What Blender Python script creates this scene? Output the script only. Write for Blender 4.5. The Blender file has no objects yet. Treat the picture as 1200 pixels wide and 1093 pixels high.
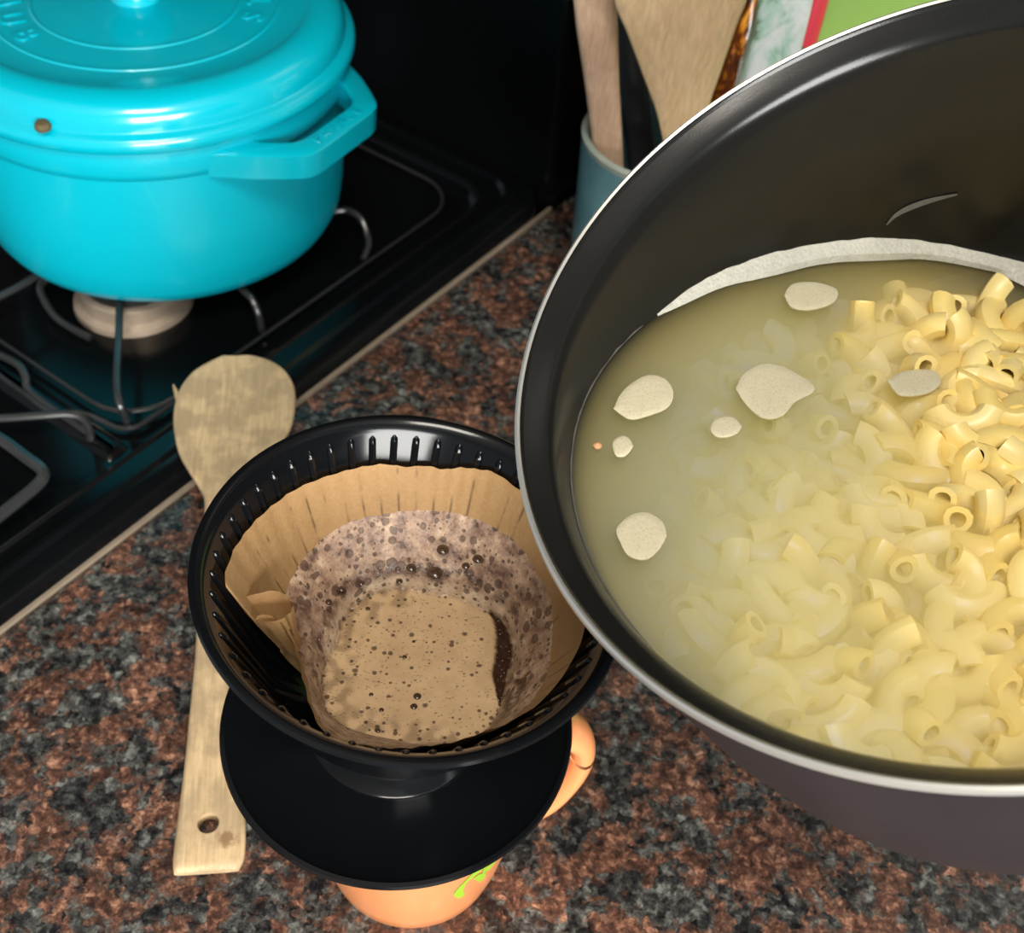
import bpy, bmesh, math, random
from mathutils import Vector, Matrix, noise
random.seed(7)
PI = math.pi
S = bpy.context.scene
COL = S.collection
# ------------------------------------------------------------------ camera, light, exposure
FPX, PITCH, ROLL, CAMH = 1400.0, math.radians(47), math.radians(6), 0.45
cam_d = bpy.data.cameras.new('camera')
cam_d.sensor_fit = 'HORIZONTAL'; cam_d.sensor_width = 36.0; cam_d.lens = 36.0 * FPX / 1200.0
cam_d.clip_start = 0.01; cam_d.clip_end = 30
cam_d.dof.use_dof = True; cam_d.dof.focus_distance = 0.36; cam_d.dof.aperture_fstop = 18
cam = bpy.data.objects.new('camera', cam_d); COL.objects.link(cam)
CAMM = Matrix.Translation((0, 0, CAMH)) @ Matrix.Rotation(PI/2 - PITCH, 4, 'X') @ Matrix.Rotation(ROLL, 4, 'Z')
cam.matrix_world = CAMM
S.camera = cam
S.view_settings.view_transform = 'Standard'; S.view_settings.look = 'None'
S.view_settings.gamma = 1.0; S.view_settings.use_curve_mapping = False
S.view_settings.exposure = 0.0

w = bpy.data.worlds.new('world'); S.world = w; w.use_nodes = True
bg = w.node_tree.nodes['Background']
bg.inputs[0].default_value = (0.80, 0.90, 1.0, 1); bg.inputs[1].default_value = 0.39
S.cycles.volume_bounces = 6; S.cycles.max_bounces = 14; S.cycles.transparent_max_bounces = 12

def area(name, loc, target, sx, sy, power, col):
    d = bpy.data.lights.new(name, 'AREA'); d.shape = 'RECTANGLE'; d.size = sx; d.size_y = sy
    d.energy = power; d.color = col
    o = bpy.data.objects.new(name, d); COL.objects.link(o)
    o.location = loc
    o.rotation_euler = (Vector(target) - Vector(loc)).to_track_quat('-Z', 'Y').to_euler()
    return o
# daylight from the kitchen window behind and to the right of the photographer
area('window_light', (0.62, -1.50, 0.66), (0.0, 0.35, 0.05), 1.1, 0.8, 80, (1.0, 0.985, 0.95))
area('ceiling_lamp', (0.05, -0.40, 1.42), (0.05, 0.25, 0.0), 0.5, 0.35, 15, (1.0, 0.93, 0.82))

def ray(px, py):
    """unit-z camera ray of the pixel, in world space"""
    d = Vector(((px - 600.0) / FPX, -(py - 546.5) / FPX, -1.0))
    return (CAMM.to_3x3() @ d)
def W(px, py, z):
    d = ray(px, py); t = (z - CAMH) / d.z
    return Vector((0, 0, CAMH)) + d * t

# ------------------------------------------------------------------ materials
def mat(name):
    m = bpy.data.materials.new(name); m.use_nodes = True
    return m, m.node_tree, m.node_tree.nodes['Principled BSDF']
def inp(b, **k):
    for n, v in k.items():
        n = n.replace('_', ' ')
        b.inputs[n].default_value = (tuple(v) + (1,)) if isinstance(v, (tuple, list)) and len(v) == 3 and n not in ('Subsurface Radius',) else v
def N(nt, t, **k):
    n = nt.nodes.new(t)
    for a, v in k.items(): setattr(n, a, v)
    return n
def ramp(nt, fac, stops, interp='LINEAR'):
    r = N(nt, 'ShaderNodeValToRGB'); r.color_ramp.interpolation = interp
    e = r.color_ramp.elements
    while len(e) < len(stops): e.new(0.5)
    for i, (p, c) in enumerate(stops):
        e[i].position = p; e[i].color = tuple(c) + (1,) if len(c) == 3 else c
    nt.links.new(fac, r.inputs[0]); return r.outputs[0]
def mixc(nt, fac, a, b, blend='MIX'):
    m = N(nt, 'ShaderNodeMix', data_type='RGBA', blend_type=blend)
    for s, v in ((m.inputs[0], fac), (m.inputs[6], a), (m.inputs[7], b)):
        if hasattr(v, 'is_output'): nt.links.new(v, s)
        else: s.default_value = v if isinstance(v, float) else tuple(v) + (1,)
    return m.outputs[2]
def coords(nt, scale=(1, 1, 1), kind='Object'):
    c = N(nt, 'ShaderNodeTexCoord'); mp = N(nt, 'ShaderNodeMapping'); mp.inputs['Scale'].default_value = scale
    nt.links.new(c.outputs[kind], mp.inputs[0]); return mp.outputs[0]
def noise_t(nt, v, scale, detail=3, rough=.5, dist=0):
    n = N(nt, 'ShaderNodeTexNoise'); n.inputs['Scale'].default_value = scale
    n.inputs['Detail'].default_value = detail; n.inputs['Roughness'].default_value = rough
    n.inputs['Distortion'].default_value = dist
    nt.links.new(v, n.inputs['Vector']); return n.outputs[0]
def voro(nt, v, scale, feature='F1', out=0, rand=1.0):
    n = N(nt, 'ShaderNodeTexVoronoi', feature=feature); n.inputs['Scale'].default_value = scale
    n.inputs['Randomness'].default_value = rand
    nt.links.new(v, n.inputs['Vector']); return n.outputs[out]
def math_n(nt, op, a, b=0.0, c=0.0, clamp=False):
    n = N(nt, 'ShaderNodeMath', operation=op); n.use_clamp = clamp
    for s, v in zip(n.inputs, (a, b, c)):
        if hasattr(v, 'is_output'): nt.links.new(v, s)
        else: s.default_value = v
    return n.outputs[0]
def bump(nt, b, h, strength=.3, dist=.001):
    n = N(nt, 'ShaderNodeBump'); n.inputs['Strength'].default_value = strength; n.inputs['Distance'].default_value = dist
    nt.links.new(h, n.inputs['Height']); nt.links.new(n.outputs[0], b.inputs['Normal'])
def simple(name, col, rough=.4, metal=0.0, coat=0.0, var=.0, vs=60, spec=.5, bstr=0, bs=300, **k):
    m, nt, b = mat(name); inp(b, Base_Color=col, Roughness=rough, Metallic=metal, **k)
    b.inputs['Coat Weight'].default_value = coat; b.inputs['Coat Roughness'].default_value = .06
    b.inputs['Specular IOR Level'].default_value = spec
    v = coords(nt)
    if var:
        f = noise_t(nt, v, vs, 4, .6)
        c = mixc(nt, f, tuple(x*(1-var) for x in col), tuple(min(1, x*(1+var)) for x in col))
        nt.links.new(c, b.inputs['Base Color'])
    if bstr: bump(nt, b, noise_t(nt, v, bs, 3), bstr, .0005)
    return m

def granite(name, dim=1.0):
    m, nt, b = mat(name); v = coords(nt)
    dn = N(nt, 'ShaderNodeTexNoise'); dn.inputs['Scale'].default_value = 300; dn.inputs['Detail'].default_value = 2
    nt.links.new(v, dn.inputs['Vector'])
    av = N(nt, 'ShaderNodeVectorMath', operation='MULTIPLY_ADD'); av.inputs[1].default_value = (.0032,)*3
    nt.links.new(dn.outputs['Color'], av.inputs[0]); nt.links.new(v, av.inputs[2]); vv = av.outputs[0]
    # crystals: every voronoi cell takes one value of the broad mineral pattern
    cell = N(nt, 'ShaderNodeTexVoronoi'); cell.inputs['Scale'].default_value = 360; nt.links.new(vv, cell.inputs['Vector'])
    cp = cell.outputs['Position']; sep = N(nt, 'ShaderNodeSeparateColor'); nt.links.new(cell.outputs['Color'], sep.inputs[0])
    jit = math_n(nt, 'MULTIPLY', math_n(nt, 'SUBTRACT', sep.outputs[0], .5), .07)
    cp4 = N(nt, 'ShaderNodeMixRGB'); cp4.inputs[0].default_value = .25; nt.links.new(vv, cp4.inputs[1]); nt.links.new(cp, cp4.inputs[2])
    big = math_n(nt, 'ADD', noise_t(nt, vv, 58, 6, .68, .3), jit)
    rustf = ramp(nt, big, [(.48, (0, 0, 0)), (.54, (1, 1, 1))])
    rt = math_n(nt, 'ADD', noise_t(nt, vv, 260, 7, .74), math_n(nt, 'MULTIPLY', math_n(nt, 'SUBTRACT', sep.outputs[1], .5), .14))
    rust = ramp(nt, rt, [(.30, (.020, .012, .010)), (.42, (.046, .025, .019)), (.53, (.118, .056, .038)), (.63, (.29, .145, .092)), (.74, (.56, .33, .23))])
    gt = math_n(nt, 'ADD', noise_t(nt, vv, 185, 7, .74), math_n(nt, 'MULTIPLY', math_n(nt, 'SUBTRACT', sep.outputs[2], .5), .15))
    grey = ramp(nt, gt, [(.36, (.006, .006, .007)), (.48, (.024, .024, .024)), (.57, (.070, .072, .066)), (.66, (.17, .175, .16)), (.78, (.34, .34, .31))])
    c = mixc(nt, rustf, grey, rust)
    c = mixc(nt, 1.0, c, ramp(nt, noise_t(nt, v, 30, 2), [(.3, (.75*dim,)*3), (.7, (1.2*dim,)*3)]), 'MULTIPLY')
    nt.links.new(c, b.inputs['Base Color'])
    inp(b, Roughness=.22); b.inputs['Specular IOR Level'].default_value = .45
    return m

def wood(name, light, dark, stain=None, scale=1.0, stains=0.0, along='Y', st=(.42, .56)):
    m, nt, b = mat(name)
    sc = {'Y': (1, .06, 1), 'Z': (1, 1, .06), 'X': (.06, 1, 1)}[along]
    v = coords(nt, sc); v0 = coords(nt)
    g = noise_t(nt, v, 260*scale, 6, .65, .4)
    g2 = noise_t(nt, v, 900*scale, 3, .6)
    c = mixc(nt, ramp(nt, g, [(.33, (0, 0, 0)), (.68, (1, 1, 1))]), dark, light)
    c = mixc(nt, .35, c, ramp(nt, g2, [(.35, tuple(x*.5 for x in dark)), (.7, light)]))
    if stain:
        s = ramp(nt, noise_t(nt, v0, 55, 4, .6), [(st[0], (0, 0, 0)), (st[1], (stains,)*3)])
        c = mixc(nt, s, c, stain)
    nt.links.new(c, b.inputs['Base Color']); inp(b, Roughness=.62); b.inputs['Specular IOR Level'].default_value = .3
    if scale >= 1: bump(nt, b, g2, .25, .0004)
    return m

M = {}
M['granite'] = granite('granite'); M['wall'] = granite('dark_granite_wall', .55)
M['stove'] = simple('black_enamel', (.003, .0035, .004), .17, var=.3, vs=20, spec=.28)
M['stove_side'] = simple('black_steel', (.006, .006, .007), .35)
M['wire'] = simple('grate_enamel', (.022, .023, .024), .28, var=.4, vs=90, spec=.6)
M['burner'] = simple('burner_aluminium', (.42, .33, .25), .5, metal=.55, var=.45, vs=60)
M['burner_cap'] = simple('burner_cap_black', (.01, .01, .01), .4)
M['seal'] = simple('seam_sealant', (.24, .19, .14), .5, var=.3, vs=150)
M['teal'] = simple('turquoise_enamel', (.0, .42, .54), .20, coat=.6, var=.05, vs=14)
M['teal_body'] = simple('turquoise_enamel_body', (.0, .44, .56), .34, coat=.15, var=.04, vs=14)
M['crumb'] = simple('burnt_crumb', (.10, .075, .03), .8, var=.5, vs=600)
M['plastic'] = simple('black_plastic', (.0035, .004, .0048), .13, var=.2, vs=40, spec=.30)
M['mug'] = simple('orange_ceramic', (.80, .30, .115), .28, coat=.35, var=.05, vs=30)
M['green'] = simple('green_print', (.30, .50, .03), .4)
M['pot_in'] = simple('nonstick_coating', (.0085, .0085, .008), .21, var=.25, vs=50, spec=.30, bstr=.04, bs=1500)
M['pot_out'] = simple('dark_outer_enamel', (.022, .018, .022), .34, var=.2, vs=40, spec=.5)
M['alu'] = simple('bare_aluminium_rim', (.66, .645, .60), .38, metal=.8)
M['bakelite'] = simple('black_bakelite', (.012, .012, .012), .4)
M['residue'] = simple('dried_starch', (.10, .098, .085), .7, var=.3, vs=500)
M['spoon'] = wood('worn_spoon_wood', (.68, .50, .29), (.50, .35, .185), (.25, .18, .11), stains=.5)
M['spoon_end'] = simple('scorched_wood', (.20, .10, .04), .7, var=.5, vs=200)
M['pinkwood'] = wood('pink_spoon_wood', (.86, .60, .42), (.70, .46, .31), (.35, .2, .12), stains=.3, along='Z')
M['blade'] = wood('pale_spatula_wood', (1.0, .74, .44), (.92, .62, .34), along='Z', scale=.6)
M['blackut'] = simple('black_nylon', (.018, .020, .024), .45)
M['crock'] = simple('teal_grey_glaze', (.12, .25, .28), .3, coat=.3, var=.35, vs=60)
M['crock_rim'] = simple('worn_crock_rim', (.36, .40, .34), .4, var=.3, vs=120)
M['greenp'] = simple('lime_plastic', (.30, .50, .12), .4, var=.06, vs=20)
M['red'] = simple('red_plastic', (.62, .03, .06), .4)
M['darkbrown'] = simple('dark_brown_glass', (.05, .017, .012), .2, var=.5, vs=60)
M['steel'] = simple('knob_steel', (.5, .5, .5), .25, metal=1)

def amber():
    m, nt, b = mat('amber_glass'); v = coords(nt, (1, 1, .35))
    f = noise_t(nt, v, 75, 3, .6, 1.2)
    c = ramp(nt, f, [(.38, (.035, .010, .006)), (.52, (.16, .035, .006)), (.60, (.70, .26, .02)), (.72, (.9, .50, .08))])  # bright orange stops paint the glints into the glass colour
    nt.links.new(c, b.inputs['Base Color']); inp(b, Roughness=.12); return m
M['amber'] = amber()
def packmat():
    m, nt, b = mat('white_green_pack'); v = coords(nt)
    c = ramp(nt, noise_t(nt, v, 42, 4, .6, .8), [(.36, (.16, .24, .15)), (.45, (.42, .66, .55)), (.54, (.70, .80, .79)), (.7, (.86, .90, .90))])
    nt.links.new(c, b.inputs['Base Color']); inp(b, Roughness=.35); return m
M['pack'] = packmat()

def paper(name, wetlo, wethi):
    m, nt, b = mat(name); v = coords(nt)
    c = mixc(nt, noise_t(nt, v, 45, 5, .6), (.31, .175, .070), (.46, .28, .125))
    c = mixc(nt, ramp(nt, noise_t(nt, v, 900, 3), [(.4, (0, 0, 0)), (.7, (.25, .25, .25))]), c, (.55, .36, .18))
    # ribs showing dark through the wet paper, painted into its colour
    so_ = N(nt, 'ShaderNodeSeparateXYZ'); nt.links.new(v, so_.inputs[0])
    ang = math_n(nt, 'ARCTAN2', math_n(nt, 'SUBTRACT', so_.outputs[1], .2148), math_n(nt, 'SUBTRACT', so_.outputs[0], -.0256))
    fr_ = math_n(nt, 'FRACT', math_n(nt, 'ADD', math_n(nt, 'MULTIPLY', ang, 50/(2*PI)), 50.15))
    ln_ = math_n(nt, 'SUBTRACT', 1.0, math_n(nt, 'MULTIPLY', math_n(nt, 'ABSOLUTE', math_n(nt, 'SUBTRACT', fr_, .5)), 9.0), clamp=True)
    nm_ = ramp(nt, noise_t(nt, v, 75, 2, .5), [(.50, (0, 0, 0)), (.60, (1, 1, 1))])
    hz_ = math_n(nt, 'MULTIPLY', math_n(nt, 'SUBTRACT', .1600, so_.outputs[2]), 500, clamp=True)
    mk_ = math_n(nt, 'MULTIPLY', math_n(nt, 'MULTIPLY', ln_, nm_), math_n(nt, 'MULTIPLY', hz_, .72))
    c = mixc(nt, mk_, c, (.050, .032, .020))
    nt.links.new(c, b.inputs['Base Color']); inp(b, Roughness=.6)
    b.inputs['Specular IOR Level'].default_value = .25
    tr = N(nt, 'ShaderNodeBsdfTranslucent'); tr.inputs[0].default_value = (.55, .30, .10, 1)
    mx = N(nt, 'ShaderNodeMixShader'); mx.inputs[0].default_value = .25
    out = nt.nodes['Material Output']
    nt.links.new(b.outputs[0], mx.inputs[1]); nt.links.new(tr.outputs[0], mx.inputs[2]); nt.links.new(mx.outputs[0], out.inputs[0])
    bump(nt, b, noise_t(nt, v, 220, 4, .7, 1.0), .35, .001)
    return m
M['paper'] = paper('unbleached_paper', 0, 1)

def coffee_mat():
    """attribute 'zone': R = open coffee, G = coarse broken foam, B = smooth crema"""
    m, nt, b = mat('coffee_foam'); v = coords(nt)
    at = N(nt, 'ShaderNodeAttribute', attribute_name='zone'); sp = N(nt, 'ShaderNodeSeparateColor')
    nt.links.new(at.outputs['Color'], sp.inputs[0])
    open_, coarse, pale = sp.outputs[0], sp.outputs[1], sp.outputs[2]
    fine = mixc(nt, noise_t(nt, v, 75, 4, .6), (.33, .205, .110), (.68, .48, .27))
    ring = ramp(nt, noise_t(nt, v, 190, 5, .65), [(.32, (.10, .052, .036)), (.46, (.25, .155, .105)), (.60, (.40, .27, .18)), (.76, (.60, .46, .34))])
    c = mixc(nt, coarse, fine, ring)
    c = mixc(nt, pale, c, (.62, .49, .35))
    def holes(scale, thr, cut, soft):
        d = voro(nt, v, scale); col = voro(nt, v, scale, out=1)
        s = N(nt, 'ShaderNodeSeparateColor'); nt.links.new(col, s.inputs[0])
        size = math_n(nt, 'MULTIPLY', math_n(nt, 'SUBTRACT', s.outputs[0], cut, clamp=True), thr)
        return math_n(nt, 'MULTIPLY', math_n(nt, 'SUBTRACT', size, d), soft, clamp=True)
    h = math_n(nt, 'MAXIMUM', holes(520, .85, .42, 9), holes(210, .75, .66, 9))
    h = math_n(nt, 'MAXIMUM', h, math_n(nt, 'MULTIPLY', holes(1100, 1.0, .45, 5), .40))
    hb = math_n(nt, 'MULTIPLY', math_n(nt, 'MULTIPLY', holes(300, 1.0, .35, 7), coarse), .9)
    h = math_n(nt, 'MAXIMUM', h, hb)
    c = mixc(nt, math_n(nt, 'MULTIPLY', h, .82), c, (.050, .024, .014))
    c = mixc(nt, open_, c, (.034, .014, .007))
    nt.links.new(c, b.inputs['Base Color'])
    rr = N(nt, 'ShaderNodeMapRange'); rr.inputs['To Min'].default_value = .42; rr.inputs['To Max'].default_value = .08
    nt.links.new(open_, rr.inputs[0]); nt.links.new(rr.outputs[0], b.inputs['Roughness'])
    hh = math_n(nt, 'SUBTRACT', math_n(nt, 'MULTIPLY', noise_t(nt, v, 500, 4, .7), coarse), h)
    bump(nt, b, hh, .5, .0008)
    return m
M['coffee'] = coffee_mat()
M['bubble'] = simple('bubble_film', (.05, .025, .014), .06, spec=.8)

def foam_mat(name, a, bcol, bs=.4):
    m, nt, b = mat(name); v = coords(nt)
    c = mixc(nt, noise_t(nt, v, 260, 5, .7), a, bcol)
    d = ramp(nt, voro(nt, v, 900), [(.0, (.55, .55, .55)), (.35, (1, 1, 1))])
    c = mixc(nt, .6, c, d, 'MULTIPLY')
    nt.links.new(c, b.inputs['Base Color']); inp(b, Roughness=.45)
    bump(nt, b, voro(nt, v, 700), bs, .0006)
    return m
M['foam'] = foam_mat('starch_foam', (.36, .36, .31), (.64, .63, .55))
M['foam2'] = foam_mat('starch_foam_patch', (.56, .51, .35), (.68, .62, .44), .12)

def pasta_mat(name, a, bcol):
    m, nt, b = mat(name)
    oi = N(nt, 'ShaderNodeObjectInfo'); v = coords(nt)
    c = mixc(nt, oi.outputs['Random'], a, bcol)
    c = mixc(nt, ramp(nt, noise_t(nt, v, 160, 2), [(.3, (0, 0, 0)), (.7, (.35, .35, .35))]), c, (.80, .62, .28))
    nt.links.new(c, b.inputs['Base Color']); inp(b, Roughness=.36)
    b.inputs['Subsurface Weight'].default_value = .0
    return m
M['pasta'] = pasta_mat('cooked_pasta', (.90, .69, .22), (.98, .82, .36))
M['pasta_gap_shade'] = pasta_mat('cooked_pasta_gap_shade', (.80, .58, .20), (.88, .66, .27))  # darker copy of the pasta, shade of the gaps put into its colour

def water_mat():
    m, nt, b = mat('cloudy_pasta_water'); nt.nodes.remove(b); out = nt.nodes['Material Output']
    tr = N(nt, 'ShaderNodeBsdfTransparent'); gl = N(nt, 'ShaderNodeBsdfGlossy'); gl.inputs['Roughness'].default_value = .06
    fr = N(nt, 'ShaderNodeFresnel'); fr.inputs['IOR'].default_value = 1.33
    mx = N(nt, 'ShaderNodeMixShader')
    nt.links.new(fr.outputs[0], mx.inputs[0]); nt.links.new(tr.outputs[0], mx.inputs[1]); nt.links.new(gl.outputs[0], mx.inputs[2])
    nt.links.new(mx.outputs[0], out.inputs['Surface'])
    sc = N(nt, 'ShaderNodeVolumeScatter'); sc.inputs['Color'].default_value = (1.0, .83, .33, 1)
    sc.inputs['Density'].default_value = 100; sc.inputs['Anisotropy'].default_value = .2
    ab = N(nt, 'ShaderNodeVolumeAbsorption'); ab.inputs['Color'].default_value = (.80, .72, .35, 1); ab.inputs['Density'].default_value = 2.5
    ad = N(nt, 'ShaderNodeAddShader'); nt.links.new(sc.outputs[0], ad.inputs[0]); nt.links.new(ab.outputs[0], ad.inputs[1])
    nt.links.new(ad.outputs[0], out.inputs['Volume'])
    return m
M['water'] = water_mat()

# ------------------------------------------------------------------ mesh helpers
def link(name, me, m, parent=None, smooth=True):
    o = bpy.data.objects.new(name, me); COL.objects.link(o)
    if m is not None:
        for x in (m if isinstance(m, (list, tuple)) else [m]): me.materials.append(x)
    if smooth:
        me.polygons.foreach_set('use_smooth', [True]*len(me.polygons))
        try: me.set_sharp_from_angle(angle=math.radians(38))
        except Exception: pass
    if parent is not None: o.parent = parent
    return o
def mesh(name, vs, fs, m, parent=None, smooth=True, kind=None):
    me = bpy.data.meshes.new(name); me.from_pydata([tuple(v) for v in vs], [], fs); me.update()
    bm = bmesh.new(); bm.from_mesh(me); bmesh.ops.recalc_face_normals(bm, faces=bm.faces); bm.to_mesh(me); bm.free()
    o = link(name, me, m, parent, smooth)
    if kind: o['kind'] = kind
    return o
def thing(name, label, cat, loc=(0, 0, 0), group=None, rot=None):
    o = bpy.data.objects.new(name, None); COL.objects.link(o); o.location = loc
    if rot is not None: o.rotation_euler = rot
    o.empty_display_size = .02
    o['label'] = label; o['category'] = cat
    if group: o['group'] = group
    return o
def tag(o, label, cat, group=None):
    o['label'] = label; o['category'] = cat
    if group: o['group'] = group
    return o
def lathe(prof, n=96, closed=False, cx=0, cy=0):
    """revolve (r,z) pairs; closed=True joins last to first"""
    vs, fs, rings = [], [], []
    for r, z in prof:
        if r < 1e-6:
            vs.append((cx, cy, z)); rings.append([len(vs)-1]*n)
        else:
            base = len(vs)
            for i in range(n):
                a = 2*PI*i/n; vs.append((cx + r*math.cos(a), cy + r*math.sin(a), z))
            rings.append(list(range(base, base+n)))
    k = len(rings)
    for j in range(k if closed else k-1):
        A, B = rings[j], rings[(j+1) % k]
        for i in range(n):
            q = [A[i], A[(i+1) % n], B[(i+1) % n], B[i]]
            u = []
            for x in q:
                if x not in u: u.append(x)
            if len(u) > 2: fs.append(u)
    return vs, fs
def smoothline(pts, n):
    """Catmull-Rom through points -> n samples per span"""
    P = [Vector(p) for p in pts]; out = []
    for i in range(len(P)-1):
        a = P[max(i-1, 0)]; b = P[i]; c = P[i+1]; d = P[min(i+2, len(P)-1)]
        for k in range(n):
            t = k/n
            out.append(.5*((2*b) + (c-a)*t + (2*a-5*b+4*c-d)*t*t + (-a+3*b-3*c+d)*t**3))
    out.append(P[-1]); return out
def tube(pts, r, n=10, cap=True, radii=None, flat=1.0, up=Vector((0, 0, 1))):
    P = [Vector(p) for p in pts]; vs, fs = [], []
    for i, p in enumerate(P):
        t = (P[min(i+1, len(P)-1)] - P[max(i-1, 0)]).normalized()
        s = t.cross(up)
        if s.length < 1e-3: s = t.cross(Vector((1, 0, 0)))
        s.normalize(); u = s.cross(t).normalized(); rr = radii[i] if radii else r
        for k in range(n):
            a = 2*PI*k/n; vs.append(p + s*math.cos(a)*rr + u*math.sin(a)*rr*flat)
    for i in range(len(P)-1):
        for k in range(n):
            fs.append([i*n+k, i*n+(k+1) % n, (i+1)*n+(k+1) % n, (i+1)*n+k])
    if cap:
        fs.append(list(range(n))[::-1]); fs.append(list(range((len(P)-1)*n, len(P)*n)))
    return vs, fs
def join(*parts):
    V, F = [], []
    for vs, fs in parts:
        o = len(V); V += [Vector(v) for v in vs]; F += [[i+o for i in f] for f in fs]
    return V, F
def box(x0, x1, y0, y1, z0, z1):
    v = [(x, y, z) for x in (x0, x1) for y in (y0, y1) for z in (z0, z1)]
    f = [(0, 1, 3, 2), (4, 6, 7, 5), (0, 4, 5, 1), (2, 3, 7, 6), (0, 2, 6, 4), (1, 5, 7, 3)]
    return v, [list(x) for x in f]
def bevel(o, wd, seg=2):
    b = o.modifiers.new('bevel', 'BEVEL'); b.width = wd; b.segments = seg; b.limit_method = 'ANGLE'

# ------------------------------------------------------------------ room frame: u runs left along the stove, v runs to the wall
Ev = Vector((.52715, .84977, 0)); Lu = Vector((-.84977, .52715, 0)); O0 = Vector((-.217, .289, 0))
def uv(u, v, z=0.0): return O0 + Lu*u + Ev*v + Vector((0, 0, z))
def uvmap(vf):
    vs, fs = vf; return [uv(*v) for v in vs], fs
V_WALL, V_FRONT = .47, -.15

cv = box(-1.25, -.0012, V_FRONT, V_WALL, -.03, 0)
ct = mesh('countertop', *uvmap(cv), M['granite'], smooth=False); bevel(ct, .003)
tag(ct, 'polished black and rust-brown speckled granite countertop', 'countertop')
cb = mesh('trim_1', *uvmap(box(-1.25, -.004, V_FRONT+.03, V_WALL, -.88, -.03)), simple('cabinet_paint', (.5, .46, .4), .5), smooth=False); cb['kind'] = 'structure'
wl = mesh('wall_back', *uvmap(box(-1.25, 1.3, V_WALL, V_WALL+.05, -.9, 1.5)), M['wall'], smooth=False); wl['kind'] = 'structure'
fl = mesh('floor', *uvmap(box(-1.25, 1.3, -2.6, V_WALL, -.93, -.9)), simple('floor_tile', (.42, .36, .30), .4, var=.1), smooth=False); fl['kind'] = 'structure'
ce = mesh('ceiling', *uvmap(box(-1.25, 1.3, -2.6, V_WALL, 1.5, 1.53)), simple('ceiling_paint', (.6, .58, .54), .8), smooth=False); ce['kind'] = 'structure'
sl = mesh('trim_2', *uvmap(box(-.0014, .0006, V_FRONT, .425, -.01, .0012)), M['seal'], smooth=False); sl['kind'] = 'structure'

hd = mesh('shade_box', *uvmap(box(-.06, 1.3, V_WALL-.46, V_WALL, .56, 1.3)), simple('shade_box_paint', (.09, .08, .07), .5), smooth=False); hd['kind'] = 'structure'  # unseen box over the stove, added to shade the lid and dim reflections

# ------------------------------------------------------------------ gas stove
stove = thing('gas_stove', 'black enamel gas stove with wire pan grates, left of the granite countertop', 'stove', uv(.3, .15, -.9))
def rrect(u0, u1, v0, v1, r, n=8):
    pts = []
    for cu, cvv, a0 in ((u1-r, v1-r, 0), (u0+r, v1-r, 90), (u0+r, v0+r, 180), (u1-r, v0+r, 270)):
        for k in range(n+1):
            a = math.radians(a0 + 90*k/n); pts.append((cu + r*math.cos(a), cvv + r*math.sin(a)))
    return pts
def loopfill(loops, cap_last=True, cap_first=False):
    vs, fs = [], []; n = len(loops[0])
    for lp in loops: vs += lp
    for j in range(len(loops)-1):
        for i in range(n):
            fs.append([j*n+i, j*n+(i+1) % n, (j+1)*n+(i+1) % n, (j+1)*n+i])
    if cap_last: fs.append(list(range((len(loops)-1)*n, len(loops)*n)))
    if cap_first: fs.append(list(range(n))[::-1])
    return vs, fs
def setp(parent, o):
    o.parent = parent; o.matrix_parent_inverse = Matrix.Translation(-parent.location) if parent.rotation_euler == (0, 0, 0) else parent.matrix_basis.inverted()
    return o
U1 = .60; VB = .43
prof = [(.002, -.03), (.0005, -.01), (.0005, .006), (.002, .0095), (.005, .011), (.012, .0112), (.0140, .0135), (.0165, .0135), (.0185, .0105), (.0265, .0100), (.028, .0112), (.0295, .0105), (.031, .004), (.034, .0012), (.038, .0)]
loops = []
for ins, z in prof:
    loops.append([uv(a, b, z) for a, b in rrect(ins, U1-ins, V_FRONT+.01+ins, VB-ins, max(.02, .028-ins*.2))])
setp(stove, mesh('cooktop', *loopfill(loops), M['stove']))
setp(stove, mesh('oven_body', *uvmap(box(.003, U1-.003, V_FRONT+.02, VB, -.88, -.028)), M['stove_side'], smooth=False))
g = mesh('back_guard', *uvmap(box(.001, U1, VB-.004, VB+.038, -.02, .30)), M['stove'], smooth=False); bevel(g, .006, 3); setp(stove, g)
# raised divider between the front and the back burner wells
dv = [uv(a, b, z) for z, ins in ((-.001, 0), (.002, .0025), (.003, .006)) for a, b in rrect(.040+ins, U1-.04-ins, .096+ins, .112-ins, .003)]
n_ = len(dv)//3
setp(stove, mesh('well_divider', *loopfill([dv[:n_], dv[n_:2*n_], dv[2*n_:]]), M['stove']))

def burner(cu, cvv, r):
    c = uv(cu, cvv)
    b = thing('x', '', '')
    bpy.data.objects.remove(b)
    o = mesh('burner', *lathe([(0, 0), (r*1.15, 0), (r*1.13, .003), (r, .005), (r*.98, .013), (r*.9, .0145), (0, .0145)], 48, cx=c.x, cy=c.y), M['burner'])
    setp(stove, o)
    k = mesh('burner_cap', *lathe([(0, .0145), (r*.86, .0145), (r*.86, .0175), (r*.8, .019), (0, .0195)], 48, cx=c.x, cy=c.y), M['burner_cap'])
    k.parent = o; return o
PX = lambda x, y, z: W(x, y, z)
bc = W(165, 388, .004); bc = bc + (Vector((bc.x, bc.y, 0)).normalized())*.033
buv = ((bc-O0).dot(Lu), (bc-O0).dot(Ev))
burner(buv[0], buv[1], .029)
burner(.16, .015, .036); burner(.42, buv[1], .036); burner(.42, .015, .029)
RW = .0021
CUR = [None]
def wire(name, pts, n=5, r=RW):
    o = mesh(name, *tube(smoothline(pts, n), r, 8), M['wire'])
    if CUR[0] is None: return setp(stove, o)
    o.parent = CUR[0]; return o
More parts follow.
